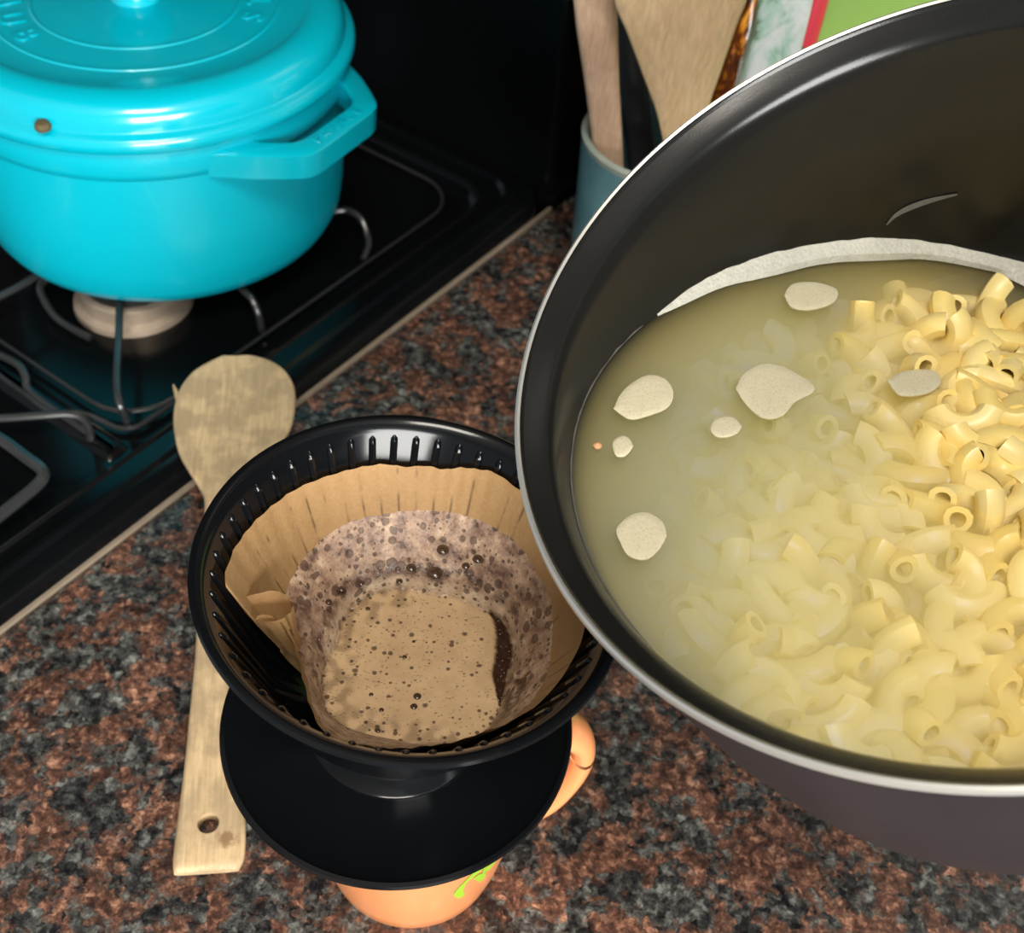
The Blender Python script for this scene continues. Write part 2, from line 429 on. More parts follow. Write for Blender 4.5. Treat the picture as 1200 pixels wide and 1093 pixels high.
def grate(cu, cvv, hu, hv, finger_z=.0215):
    # outer ring near the well floor, four fingers that rise and run inward
    ring = []
    for a, b in rrect(cu-hu, cu+hu, cvv-hv, cvv+hv, .025, 5): ring.append(uv(a, b, .006))
    ring.append(ring[0])
    CUR[0] = setp(stove, mesh('pan_grate', *tube(ring, .0019, 8, cap=False), M['wire']))
    for du, dvv in ((1, 0), (-1, 0), (0, 1), (0, -1)):
        L = hu if du else hv
        pts = [uv(cu+du*L, cvv+dvv*L, .004), uv(cu+du*(L-.001), cvv+dvv*(L-.001), .0185), uv(cu+du*(L-.008), cvv+dvv*(L-.008), finger_z), uv(cu+du*L*.6, cvv+dvv*L*.6, finger_z), uv(cu+du*L*.22, cvv+dvv*L*.22, finger_z), uv(cu+du*L*.16, cvv+dvv*L*.16, finger_z-.002)]
        wire('grate_finger', pts, 4)
cor = [uv(a, b, .0045) for a, b in rrect(.047, .265, .118, .392, .03, 6)]; cor.append(cor[0])
CUR[0] = setp(stove, mesh('pan_grate', *tube(cor, .0012, 8, cap=False), M['wire']))
# the grate under the pot, its wires where the photograph shows them
wire('grate_finger', [W(140, 300, .0215), W(140, 350, .0215), W(139, 400, .0215), W(137, 440, .0215), W(139, 468, .020), W(146, 486, .012), W(150, 496, .003)])
wire('grate_finger', [W(250, 300, .0215), W(283, 338, .0215), W(295, 350, .0205), W(303, 368, .014), W(307, 388, .003)])
wire('grate_finger', [W(100, 290, .0215), W(40, 325, .0215), W(14, 340, .0215), W(-40, 365, .0215), W(-80, 380, .0215)])
wire('grate_ring', [W(60, 322, .013), W(47, 335, .012), W(52, 352, .009), W(66, 372, .006), W(90, 388, .004), W(106, 396, .003)])
wire('grate_finger', [W(330, 262, .0215), W(395, 247, .0215), W(414, 249, .0210), W(426, 262, .016), W(432, 285, .008), W(425, 305, .003)])
# front grate, lower left of the view
CUR[0] = None
CUR[0] = wire('pan_grate', [W(-30, 415, .005), W(0, 440, .004), W(30, 462, .004), W(60, 482, .004), W(95, 484, .006), W(118, 492, .004), W(138, 501, .003), W(160, 500, .003), W(180, 488, .003), W(203, 472, .003)], r=.0015)
wire('grate_finger', [W(-60, 492, .0215), W(0, 490, .0215), W(45, 487, .0215), W(80, 485, .0205), W(97, 491, .016), W(105, 504, .008), W(106, 515, .002)])
wire('grate_ring', [W(-20, 408, .012), W(0, 416, .012), W(22, 428, .012), W(30, 442, .010), W(33, 456, .006), W(55, 474, .004), W(85, 494, .003), W(106, 510, .002)])
wire('grate_finger', [W(-60, 480, .020), W(0, 514, .020), W(32, 537, .020), W(48, 549, .019), W(51, 558, .018), W(42, 570, .017), W(15, 592, .016), W(-40, 635, .015)], r=.0030)
CUR[0] = None
grate(.42, .255, .11, .13); grate(.42, .0, .11, .09)

# ------------------------------------------------------------------ turquoise cocotte
CO = Vector((-.218, .581, 0))
ZB = .0235
cocotte = thing('cast_iron_cocotte', 'turquoise enamelled cast iron cocotte with a lid, standing on the stove', 'pot', (CO.x, CO.y, ZB))
bp = [(0, .0), (.084, .0), (.0915, .0012), (.0970, .005), (.1005, .012), (.1025, .026), (.1038, .050), (.1045, .078), (.1050, .0855), (.1062, .0868), (.1070, .090), (.1076, .101), (.1070, .1025), (.1015, .1025), (.1000, .098), (.099, .05), (.088, .010), (0, .006)]
body = mesh('body', *lathe([(r, z) for r, z in bp], 128), M['teal_body'], cocotte)
LZ = .1030
lp = [(.100, LZ-.002), (.1075, LZ-.0004), (.1105, LZ+.0006), (.1118, LZ+.0030), (.1115, LZ+.0065), (.1100, LZ+.0083), (.1078, LZ+.0090), (.1068, LZ+.0100), (.1066, LZ+.0120), (.1060, LZ+.0155), (.1038, LZ+.0195), (.0990, LZ+.0223), (.0930, LZ+.0236), (.0892, LZ+.0237), (.0876, LZ+.0231), (.0860, LZ+.0226),
      (.0735, LZ+.0226), (.0730, LZ+.0231), (.0720, LZ+.0231), (.0715, LZ+.0226), (.0530, LZ+.0228), (.0525, LZ+.0233), (.0515, LZ+.0233), (.0510, LZ+.0228), (.030, LZ+.0236), (.016, LZ+.024), (0, LZ+.024), (0, LZ+.018), (.08, LZ+.017), (.098, LZ+.008)]
lid = mesh('lid', *lathe(lp, 128, closed=False), M['teal'], cocotte)
knob = mesh('lid_knob', *lathe([(0, LZ+.023), (.013, LZ+.0238), (.010, LZ+.028), (.0095, LZ+.032), (.016, LZ+.036), (.0185, LZ+.040), (.0175, LZ+.0435), (.011, LZ+.046), (0, LZ+.0465)], 48), M['teal'], lid)
def text_mesh(name, txt, size, ext, m, parent, mtx):
    c = bpy.data.curves.new(name, 'FONT'); c.body = txt; c.size = size; c.extrude = ext; c.align_x = 'CENTER'; c.align_y = 'CENTER'; c.offset = size*.012
    t = bpy.data.objects.new(name, c); COL.objects.link(t)
    bpy.context.view_layer.update()
    me = bpy.data.meshes.new_from_object(t.evaluated_get(bpy.context.evaluated_depsgraph_get()))
    bpy.data.objects.remove(t); me.transform(mtx)
    o = link(name, me, m, parent, smooth=False); return o
# raised lettering round the lid between the two rings
word = 'STAUB'
lets = []
for j in range(2):
    for i, ch in enumerate(word):
        a = math.radians((196 if j == 0 else 28) + (i-2)*17)
        mt = Matrix.Translation((.063*math.cos(a), .063*math.sin(a), LZ+.0231)) @ Matrix.Rotation(a+PI/2, 4, 'Z')
        lets.append((ch, mt))
for ch, mt in lets:
    text_mesh('lid_letter', ch, .017, .0003, M['teal'], lid, mt)
# side handles
def cocotte_handle(az):
    R = Matrix.Rotation(az, 4, 'Z')
    # plan outline (x outward, y sideways): flat loop, trapezoid with rounded corners
    O_ = [(.090, .0575), (.0975, .0525), (.108, .0465), (.119, .0385), (.1275, .0315), (.1305, .0275), (.1318, .021)]
    I_ = [(.094, .037), (.099, .036), (.1055, .0335), (.1120, .029), (.1165, .0255), (.1190, .0215), (.1198, .016)]
    outer = O_ + [(x, -y) for x, y in O_[::-1]]; inner = I_ + [(x, -y) for x, y in I_[::-1]]
    vs, fs = [], []
    zt, zb, e = .0985, .0830, .0014
    n = len(outer)
    for (ox, oy), (ix, iy) in zip(outer, inner):
        o, i = Vector((ox, oy)), Vector((ix, iy)); d = (o-i).normalized()
        for p, z in ((i+d*e, zt), (o-d*e*1.6, zt), (o, zt-e), (o-d*.0005, zb+e), (o-d*e*2, zb), (i+d*e, zb), (i, zb+e), (i, zt-e)):
            vs.append((p.x, p.y, z))
    for k in range(n-1):
        for j in range(8):
            fs.append([k*8+j, k*8+(j+1) % 8, (k+1)*8+(j+1) % 8, (k+1)*8+j])
    fs.append(list(range(8))); fs.append(list(range((n-1)*8, n*8)))
    o = mesh('side_handle', [R @ Vector(v) for v in vs], fs, M['teal'], cocotte)
    for i, ch in enumerate('FRANCE'):
        mt = R @ Matrix.Translation((.1258, -.0165 + .0066*i, .0984)) @ Matrix.Rotation(PI/2, 4, 'Z')
        text_mesh('handle_letter', ch, .0095, .0005, M['teal'], o, mt)
HA = math.radians(-26)
cocotte_handle(HA); cocotte_handle(HA + PI)
cp = W(51, 151, ZB+LZ+.011)
cr = mesh('burnt_crumb', *lathe([(0, 0), (.0035, 0), (.0040, .0015), (.0030, .0035), (0, .004)], 10), M['crumb'])
cr.location = cp; tag(cr, 'small dark burnt crumb stuck on the turquoise lid rim', 'crumb')

# ------------------------------------------------------------------ orange mug
MC = Vector((-.0228, .2080, 0))
mug = thing('coffee_mug', 'orange ceramic mug with a green print, under the black coffee dripper', 'mug', MC)
mp = [(0, .0), (.0270, .0), (.0305, .0012), (.0325, .005), (.0345, .015), (.0372, .035), (.0398, .058), (.0418, .080), (.0425, .0915), (.0415, .0925), (.0400, .0915), (.0385, .070), (.034, .025), (.030, .007), (0, .005)]
mesh('mug_body', *lathe(mp, 96), M['mug'], mug)
ha = math.radians(14)
hd = Vector((math.cos(ha), math.sin(ha), 0))
hp = [hd*.039 + Vector((0, 0, .080)), hd*.050 + Vector((0, 0, .0825)), hd*.0575 + Vector((0, 0, .077)), hd*.0600 + Vector((0, 0, .066)), hd*.0570 + Vector((0, 0, .050)), hd*.049 + Vector((0, 0, .034)), hd*.035 + Vector((0, 0, .026))]
hl = smoothline(hp, 6)
mesh('mug_handle', *tube(hl, .0085, 18, flat=.58, up=Vector((-math.sin(ha), math.cos(ha), 0)).cross(hd)), M['mug'], mug)
def mug_r(z):
    for (r0, z0), (r1, z1) in zip(mp[1:9], mp[2:10]):
        if z0 <= z <= z1: return r0 + (r1-r0)*(z-z0)/(z1-z0)
    return .04
def decal(strokes, name, m, parent):
    vs, fs = [], []
    for st in strokes:
        pts = smoothline([(a, z, wd) for a, z, wd in st], 5); b0 = len(vs)
        for i, p in enumerate(pts):
            t = pts[min(i+1, len(pts)-1)] - pts[max(i-1, 0)]
            ta = Vector((t.x*.038, t.y)); 
            if ta.length < 1e-9: ta = Vector((1, 0))
            ta.normalize(); nn = Vector((-ta.y, ta.x))*2.5
            for s in (-1, 1):
                a = p.x + s*nn.x*p.z/.038; z = p.y + s*nn.y*p.z; r = mug_r(z) + .00025
                vs.append((r*math.cos(a), r*math.sin(a), z))
        for i in range(len(pts)-1): fs.append([b0+2*i, b0+2*i+1, b0+2*i+3, b0+2*i+2])
    return mesh(name, vs, fs, m, parent)
A0 = math.radians(-44)
decal([[(A0-.22, .050, .0004), (A0-.05, .057, .0013), (A0+.10, .059, .0016), (A0+.30, .0575, .0010), (A0+.42, .059, .0004)],
       [(A0+.02, .058, .0008), (A0+.10, .050, .0020), (A0+.16, .046, .0012)],
       [(A0-.22, .050, .0004), (A0-.26, .042, .0007), (A0-.20, .034, .0005)],
       [(A0-.10, .050, .0004), (A0-.02, .044, .0008), (A0+.02, .038, .0004)],
       [(A0+.22, .054, .0005), (A0+.34, .050, .0009), (A0+.42, .047, .0004)]], 'green_emblem', M['green'], mug)

# ------------------------------------------------------------------ black dripper
DC = Vector((-.0292, .2097, 0))
dripper = thing('coffee_dripper', 'black plastic pour-over coffee dripper on top of the orange mug', 'dripper', (DC.x, DC.y, .0925))
def rel(o, p):      # vertices are in world space: shift to parent's frame
    o.parent = p; o.matrix_parent_inverse = Matrix.Translation(-Vector(p.location)); return o
dz0 = .0930
plate = mesh('saucer_plate', *lathe([(.012, dz0), (.0560, dz0), (.0583, dz0+.0004), (.0590, dz0+.0016), (.0586, dz0+.0030), (.0573, dz0+.0033), (.0560, dz0+.0026), (.030, dz0+.0024), (.0285, dz0+.0030), (.0255, dz0+.0065), (.022, dz0+.0085), (.012, dz0+.0085)], 128, cx=DC.x, cy=DC.y), M['plastic'])
rel(plate, dripper)
mesh_c = lathe([(.008, .080), (.036, .080), (.037, .0925), (.008, .0925)], 64, closed=True, cx=MC.x, cy=MC.y)
rel(mesh('locating_ring', *mesh_c, M['plastic']), dripper)
RC = Vector((-.0256, .2148, .1716)); TILT = Matrix.Rotation(math.radians(5.5), 4, 'Y') @ Matrix.Rotation(math.radians(-.5), 4, 'X')
DM = Matrix.Translation(RC) @ TILT
RT = .0640; SL = .40; CH = .0665
def cone_in(s): return (RT - .0045) - SL*s if s < .045 else (RT - .0045) - SL*.045 - .80*(s-.045)           # inner radius at depth s below the rim
cp_ = [(cone_in(CH)-.001, -CH), (cone_in(.045), -.045), (cone_in(.02), -.02), (cone_in(.004), -.004), (cone_in(.0015)+.0008, -.0018), (RT-.0030, -.0004), (RT-.0018, .0), (RT-.0004, -.0004), (RT, -.0016), (RT-.0006, -.0028), (RT-.0022, -.0034), (cone_in(.010)+.0022, -.010), (cone_in(.045)+.0022, -.045), (cone_in(CH)+.002, -CH)]
vs, fs = lathe(cp_, 160, closed=True)
cone = mesh('cone', [DM @ Vector(v) for v in vs], fs, M['plastic']); rel(cone, dripper)
NR = 50
rvs = []
for k in range(NR):
    a = 2*PI*(k+.35)/NR
    ca, sa = math.cos(a), math.sin(a)
    pts, rad = [], []
    for s, r in ((.0040, .0004), (.0050, .0012), (.007, .0013), (.03, .0013), (.045, .0011), (.056, .0010), (.060, .0005)):
        R = cone_in(s)+.0001; pts.append((R*ca, R*sa, -s)); rad.append(r)
    rvs = tube(pts, .001, 8, radii=rad)
    rb = mesh('rib', [DM @ Vector(v) for v in rvs[0]], rvs[1], M['plastic']); rel(rb, dripper)
DMI = DM.inverted()

# paper filter: ruled between a wavy top edge and a small bottom loop
def on_cone(px, py, off=.0026):
    lo, hi = .13, .171
    def f(z):
        q = DMI @ W(px, py, z); return math.hypot(q.x, q.y) - (cone_in(-q.z) - off)
    for _ in range(40):
        md = (lo+hi)/2
        if f(md) > 0: lo = md      # too far out: raise
        else: hi = md
    return W(px, py, (lo+hi)/2)
top = []
top += [W(440, 876, .1520), W(405, 871, .1510), W(380, 860, .1490), W(364, 832, .1470), W(355, 800, .1480), W(347, 768, .1510), W(334, 738, .1545), W(319, 723, .1565), W(306, 720, .1570), W(298, 725, .1560),
        W(308, 728, .1560), W(324, 727, .1565), W(337, 719, .1570), W(342, 708, .1572), W(334, 697, .1575), W(317, 692, .1580), W(294, 697, .1580), W(275, 700, .1580)]
for p in [(262, 683), (270, 650), (284, 627), (300, 608), (322, 589), (345, 573), (372, 561), (400, 552), (425, 546), (450, 543), (475, 546), (500, 545), (520, 549), (540, 547), (560, 549), (580, 553), (605, 570), (635, 592), (662, 625), (680, 660), (692, 700)]:
    top.append(on_cone(*p))
top += [W(690, 735, .158), W(694, 758, .1575), W(687, 785, .156), W(663, 795, .156), W(655, 815, .155), W(640, 821, .155), W(600, 846, .154), W(560, 861, .154), W(530, 871, .1535), W(500, 875, .153), W(470, 878, .1525)]
top.append(top[0])
tl = smoothline(top, 5)[:-1]
PCN = Vector((-.0270, .2135, 0))
NT = len(tl)
arc = []
for p in tl:
    q = p - PCN; arc.append(math.atan2(q.y, q.x))
# bottom loop: same bearings, squashed rounded square, just above the cone's foot
bot = []
for p, a in zip(tl, arc):
    c_ = PCN + Vector((.001, -.001, 0))
    rr = (.0290 - .0060*max(0, -math.sin(a))) / (abs(math.cos(a))**4 + abs(math.sin(a))**4)**.25
    bot.append(Vector((c_.x + rr*math.cos(a), c_.y + rr*math.sin(a), .1150)))
NV = 14
def wall_pt(i, k):
    t, b = tl[i % NT], bot[i % NT]
    p = t.lerp(b, k)
    q = p - PCN; rad = Vector((q.x, q.y, 0)).normalized()
    p = p + rad*(.0016*math.sin(PI*k)*(1 if q.y > -.01 else 0))
    amp = .0005*math.sin(i*.75)*(1-k)
    p = p + rad*(-abs(amp))
    # stay inside the dripper
    l = DMI @ p; R = math.hypot(l.x, l.y); mx = cone_in(-l.z) - .0026
    if R > mx:
        l.x *= mx/R; l.y *= mx/R; p = DM @ l
    return p
pv = [wall_pt(i, k/NV) for k in range(NV+1) for i in range(NT)]
pf = [[k*NT+i, k*NT+(i+1) % NT, (k+1)*NT+(i+1) % NT, (k+1)*NT+i] for k in range(NV) for i in range(NT)]
pf.append([NV*NT+i for i in range(NT)])
filt = thing('paper_coffee_filter', 'brown unbleached paper filter with a folded seam, inside the black dripper', 'coffee filter', (PCN.x, PCN.y, .115))
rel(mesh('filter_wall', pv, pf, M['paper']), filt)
# coffee with foam
def kfrac(i):
    a = arc[i]; s, c = math.sin(a), math.cos(a)
    zb = .1395 + .0060*max(0, s) + .0015*c + .0012*noise.noise(Vector((c*3, s*3, 0)))
    if s < 0: zb += -.0005 + .0065*(-s)
    t, b = tl[i], bot[i]
    zb = min(zb, t.z - .0012)
    return (t.z - zb)/(t.z - b.z)
kb = [kfrac(i) for i in range(NT)]
bd = [wall_pt(i, kb[i]) for i in range(NT)]
cc = Vector((-.0230, .2130, .1240))
NRR = 70
cvs, zones = [], []
PT = []
for i in range(NT):      # paper profile per column, bottom to top: (radius about the pool centre, height)
    row = []
    for k in range(24, -1, -1):
        q = wall_pt(i, k/24); row.append((math.hypot(q.x-cc.x, q.y-cc.y), q.z))
    PT.append(row)
def paper_z(i, r):
    row = PT[i]
    if r <= row[0][0]: return row[0][1]
    for (r0, z0), (r1, z1) in zip(row, row[1:]):
        if r0 <= r <= r1: return z0 + (z1-z0)*(r-r0)/max(1e-6, r1-r0)
    return row[0][1]
dk = [W(x, y, .1262) for x, y in ((560, 690), (580, 705), (594, 725), (606, 745), (606, 762))]
for j in range(NRR+1):
    f = j/NRR
    for i in range(NT):
        b = bd[i]; p = cc.lerp(b, f)
        rb = math.hypot(b.x-cc.x, b.y-cc.y)
        a = math.atan2(b.y-cc.y, b.x-cc.x)
        rin = .0288 / (abs(math.cos(a+.12))**3.2 + abs(math.sin(a+.12))**3.2)**(1/3.2)
        rin *= 1 + .05*noise.noise(Vector((math.cos(a)*2, math.sin(a)*2, 3.0)))
        rr = rb*f
        if rr < rin: z = cc.z; up = 0
        else:
            up = (rr-rin)/max(1e-5, rb-rin); z = cc.z + (b.z-cc.z)*(up**.85) + .0010*math.sin(PI*min(1, up*3))
        nz = noise.noise(Vector((p.x*420, p.y*420, 1)))
        z += (.0004*nz if up > 0 else .00012*nz)
        if f < 1: z = max(z, paper_z(i, rr) + .0009*(1-f**8))
        p.z = z
        nz1 = noise.noise(Vector((p.x*260, p.y*260, 5))); nz2 = noise.noise(Vector((p.x*420, p.y*420, 8)))
        ad = math.degrees(a); op = 0.0
        if -24 < ad < 52:           # bare coffee along the right edge of the pool
            q = 1 - ((ad - 12)/36)**2; wdt = .20*max(0, q) + .03
            rel_ = (rr - rin*(1 - wdt))/(rin*wdt)
            if 0 < rel_ < 1.05: op = min(1, max(0, min(rel_, 1.05-rel_)*6 + nz2*.5)) * (1 if q > 0 else 0)
        # dark broken line outside the pool, strongest in front right and at the back
        if 0 < up:
            fr_ = -80 < ad < -5
            cen = (.34 if fr_ else .22) + .05*nz1; k = 1 - abs(up-cen)/(.24 if fr_ else .10)
            fr = .95 if (-80 < ad < -5) else (.7 if 60 < ad < 190 else .35)
            if k > 0: op = max(op, min(1, max(0, (nz2 + .22)*3))*fr*min(1, k*2))
        if rr > rin*.62 and up == 0 and (ad > 100 or ad < -60): op = max(op, min(.42, max(0, nz1+.15)*1.6*(rr/rin-.62)/.3))
        co = min(1, max(0, (rr-rin*.95)/(rin*.08)))
        pale = max(0, 1 - abs((rr-rin*1.03)/(rin*.05))) * (1 if 40 < ad < 200 else .35) * min(1, max(0, .7+nz1)) * .9
        cvs.append(p); zones.append((op, co, pale*(1-op)))
cfs = [[j*NT+i, j*NT+(i+1) % NT, (j+1)*NT+(i+1) % NT, (j+1)*NT+i] for j in range(NRR) for i in range(NT)]
me = bpy.data.meshes.new('coffee'); me.from_pydata([tuple(v) for v in cvs], [], cfs); me.update()
ca = me.color_attributes.new('zone', 'FLOAT_COLOR', 'POINT')
for i, z in enumerate(zones): ca.data[i].color = (z[0], z[1], z[2], 1)
coffee = link('foamy_coffee', me, M['coffee'])
tag(coffee, 'brown coffee covered in tan bubbly foam, pooled in the paper filter', 'coffee')
bvs = ([], [])
for (x, y, r, z) in [(489, 816, 5.0, .1238), (485, 828, 4.5, .1238), (507, 768, 0, 0), (447, 832, 3.2, .1238), (435, 814, 3.0, .1238), (474, 770, 3.2, .1238), (485, 752, 2.6, .1238), (443, 856, 3.0, .124), (431, 713, 2.8, .124), (560, 655, 6.5, .1400), (519, 644, 7.5, .1400), (546, 663, 5, .1375), (510, 671, 9.0, .1345), (482, 665, 6, .135), (400, 690, 4, .133), (423, 683, 4, .134), (590, 672, 4, .134), (626, 757, 4, .131), (385, 705, 4, .131), (607, 790, 3, .128), (468, 681, 4, .132)]:
    if r == 0: continue
    c = W(x, y, z); rad = r/FPX*(c - Vector((0, 0, CAMH))).length
    hv, hf = lathe([(rad*math.cos(t), rad*.55*math.sin(t)) for t in (0, .3, .6, .9, 1.2)] + [(0, rad*.55)], 14)
    bvs = join(bvs, ([v + c if isinstance(v, Vector) else Vector(v) + c for v in hv], hf))
bb = mesh('bubble', *bvs, M['bubble'], kind='stuff'); bb.parent = coffee

# ------------------------------------------------------------------ wooden spoon lying from counter to stove edge
H1 = W(276, 488, .020); T1 = W(246, 1012, .0035)
ax = (H1 - T1); LEN = ax.length; ax.normalize()
side = Vector((ax.y, -ax.x, 0)).normalized(); nrm = side.cross(ax).normalized()
SM = Matrix(((side.x, ax.x, nrm.x, T1.x), (side.y, ax.y, nrm.y, T1.y), (side.z, ax.z, nrm.z, T1.z), (0, 0, 0, 1)))
spoon = thing('wooden_spoon', 'worn wooden spoon with a hole in the handle end, its head on the stove edge', 'spoon')
spoon.matrix_world = SM
SMI = SM.inverted()
def s_of(px, py):
    # intersection of pixel ray with spoon plane, in spoon coordinates
    o = Vector((0, 0, CAMH)); d = ray(px, py)
    t = (T1-o).dot(nrm)/d.dot(nrm); q = SMI @ (o + d*t); return q.x, q.y
Ls = [(204, 1022), (203, 1004), (209, 950), (216, 900), (222, 840), (228, 780), (230, 750), (236, 650), (240, 590), (233, 570), (221, 548), (211, 525), (206, 500), (205, 478), (212, 450), (228, 430), (250, 420), (262, 418)]
Rs = [(280, 1022), (287, 1004), (287, 962), (279, 900), (272, 840), (268, 790), (267, 750), (262, 650), (262, 592), (280, 572), (305, 556), (325, 540), (340, 518), (346, 490), (345, 466), (333, 444), (312, 427), (290, 419)]
La = [s_of(*p) for p in Ls]; Ra = [s_of(*p) for p in Rs]
sec = []
for (lx, ly), (rx, ry) in zip(La, Ra):
    sec.append(((lx+rx)/2, (ly+ry)/2, max(.001, (rx-lx)/2)))
ss = smoothline([Vector(s) for s in sec], 4)
y_neck = ss[8*4].y; y_tip = ss[-1].y
svs, sfs = [], []
K = 24
for si, p in enumerate(ss):
    hy = (p.y - y_neck)/(y_tip - y_neck)
    t = .0032
    if hy > 0: t = .0032 - .0010*hy
    if si < 3: t *= (.55, .85, .97)[si]
    if si == len(ss)-1: t *= .6
    for k in range(K):
        a = 2*PI*k/K; c, s = math.cos(a), math.sin(a)
        x = p.z*math.copysign(abs(c)**.55, c); z = t*math.copysign(abs(s)**.6, s)
        dish = 0
        if hy > .05:
            e = (x/p.z)**2; q = max(0, 1-((hy-.56)/.5)**2)
            dish = -.0050*(1-e)*q + .0022*q
        svs.append((p.x + x, p.y, z + dish))
for i in range(len(ss)-1):
    for k in range(K): sfs.append([i*K+k, i*K+(k+1) % K, (i+1)*K+(k+1) % K, (i+1)*K+k])
sfs.append(list(range(K))); sfs.append(list(range((len(ss)-1)*K, len(ss)*K)))
sp = mesh('spoon_blank', svs, sfs, M['spoon'])
hx, hy_ = s_of(245, 968)
cut = mesh('cut', *lathe([(0, -.02), (.0042, -.02), (.0042, .02), (0, .02)], 24, cx=hx, cy=hy_), M['spoon_end'])
bo = sp.modifiers.new('b', 'BOOLEAN'); bo.object = cut; bo.operation = 'DIFFERENCE'; bo.solver = 'EXACT'
bpy.context.view_layer.update()
me2 = bpy.data.meshes.new_from_object(sp.evaluated_get(bpy.context.evaluated_depsgraph_get()))
bpy.data.objects.remove(sp); bpy.data.objects.remove(cut)
shaft = bpy.data.objects.new('spoon_shaft', me2); COL.objects.link(shaft); shaft.parent = spoon
me2.polygons.foreach_set('use_smooth', [True]*len(me2.polygons)); me2.set_sharp_from_angle(angle=math.radians(40))
if len(me2.materials) == 0: me2.materials.append(M['spoon'])
nt = M['spoon'].node_tree; b_ = nt.nodes['Principled BSDF']
src = b_.inputs['Base Color'].links[0].from_socket
gx_, gy_ = s_of(267, 985)
vm = N(nt, 'ShaderNodeVectorMath', operation='DISTANCE'); vm.inputs[1].default_value = (gx_, gy_, .002)
tc = N(nt, 'ShaderNodeTexCoord'); nt.links.new(tc.outputs['Object'], vm.inputs[0])
dn_ = math_n(nt, 'ADD', math_n(nt, 'MULTIPLY', vm.outputs['Value'], 100.0), math_n(nt, 'MULTIPLY', noise_t(nt, tc.outputs['Object'], 260, 4, .7), 1.1))
nt.links.new(mixc(nt, ramp(nt, dn_, [(.75, (.75, .75, .75)), (1.3 if False else .98, (0, 0, 0))]), src, (.17, .085, .035)), b_.inputs['Base Color'])
x_, y_ = s_of(207, 462); x2, y2 = s_of(212, 476)
ch = mesh('splinter', *tube([(x2, y2-.004, .001), (x_, y_, .002), (x_-.0015, y_+.004, .003)], .001, 6, radii=[.0012, .0012, .0004]), M['spoon'], spoon)

# ------------------------------------------------------------------ pot of pasta, tilted towards the dripper
TH, PHI = math.radians(29), math.radians(198)
PN = Vector((math.sin(TH)*math.cos(PHI), math.sin(TH)*math.sin(PHI), math.cos(TH)))
PR = .120
PC = Vector((.88*PR, 1.96*PR, CAMH - 1.50*PR))
qz = PN.to_track_quat('Z', 'Y').to_matrix().to_4x4()
PM = Matrix.Translation(PC) @ qz; PMI = PM.inverted()
pot = thing('cooking_pot', 'dark non-stick pot with a bare metal rim, held tilted and full of pasta', 'pot')
PD = .116      # depth
pot.matrix_world = PM
inner = [(.1176, -.0012), (.1155, -.0034), (.1134, -.0058), (.1123, -.0074), (.1117, -.0095), (.1112, -.0140), (.1105, -.060), (.1092, -.093), (.1060, -.106), (.091, -PD+.0025), (0, -PD+.0025)]
def pin(s):        # inner radius at depth s
    P = [(r, -z) for r, z in inner]
    if s <= P[0][1]: return P[0][0]
    for (r0, a), (r1, b) in zip(P, P[1:]):
        if a <= s <= b: return r0 + (r1-r0)*(s-a)/(b-a)
    return 0
outer = [(0, -PD), (.079, -PD), (.0925, -PD+.0015), (.1062, -PD+.010), (.1108, -PD+.026), (.1136, -.070), (.1160, -.040), (.1170, -.012), (.1176, -.0045), (.1183, -.0026)]
NP = 192
mesh('pot_inside', *lathe(inner, NP), M['pot_in'], pot)
mesh('pot_outside', *lathe(outer, NP), M['pot_out'], pot)
mesh('metal_rim', *lathe([(.1183, -.0026), (.1196, -.0022), (.1201, -.0008), (.1196, .0006), (.1188, .0009), (.1182, .0003)], NP), M['alu'], pot)
mesh('rim_lip', *lathe([(.1182, .0003), (.1180, -.0005), (.1176, -.0012)], NP), M['pot_in'], pot)
# long handle towards the side the photographer holds, out of view
hdir = math.atan2(*( (PMI.to_3x3() @ Vector((1, .15, 0))).yx ))
RH = Matrix.Rotation(hdir, 4, 'Z')
hv = tube(smoothline([(.112, 0, -.022), (.130, 0, -.020), (.17, 0, -.012), (.24, 0, -.004), (.30, 0, -.004)], 5), .012, 14, radii=None, flat=.6)
mesh('pot_handle', [RH @ Vector(v) for v in hv[0]], hv[1], M['bakelite'], pot)

WZ = .200
WC = Vector((.1358, .2441, WZ))
def inside(p, grow=0.0):
    l = PMI @ p; s = -l.z
    return 0 < s < PD-.0025+grow*1.2 and math.hypot(l.x, l.y) < pin(s) + grow
def edge_r(a, z=WZ, grow=0.0, c=WC):
    lo, hi = 0.0, .3; d = Vector((math.cos(a), math.sin(a), 0))
    for _ in range(30):
        md = (lo+hi)/2; p = Vector((c.x, c.y, z)) + d*md
        if inside(p, grow): lo = md
        else: hi = md
    return lo
NWA = 160
ER = [edge_r(2*PI*i/NWA) for i in range(NWA)]
# water body: surface plus nested levels down to the pot floor
wv, wf = [], []
levels = [WZ - .006*k for k in range(0, 16)]
WCL = []
rings = []
for z in levels:
    # centre of the slice: on the pot axis point at that height, pushed inside
    s0 = None
    for cx_ in [WC + PN*0 + Vector((dx*.01, 0, 0)) for dx in range(-9, 10)]:
        c = Vector((cx_.x, cx_.y, z))
        if inside(c): WCL.append(c) if False else None
    cand = [Vector((x*.005, y*.005, z)) for x in range(0, 60) for y in range(20, 80) if inside(Vector((x*.005, y*.005, z)))]
    if len(cand) < 12: break
    c = sum(cand, Vector((0, 0, 0)))/len(cand)
    rings.append([Vector((c.x + math.cos(2*PI*i/NWA)*edge_r(2*PI*i/NWA, z, .0006, c), c.y + math.sin(2*PI*i/NWA)*edge_r(2*PI*i/NWA, z, .0006, c), z)) for i in range(NWA)])
vs, fs = loopfill(rings, cap_last=True, cap_first=True)
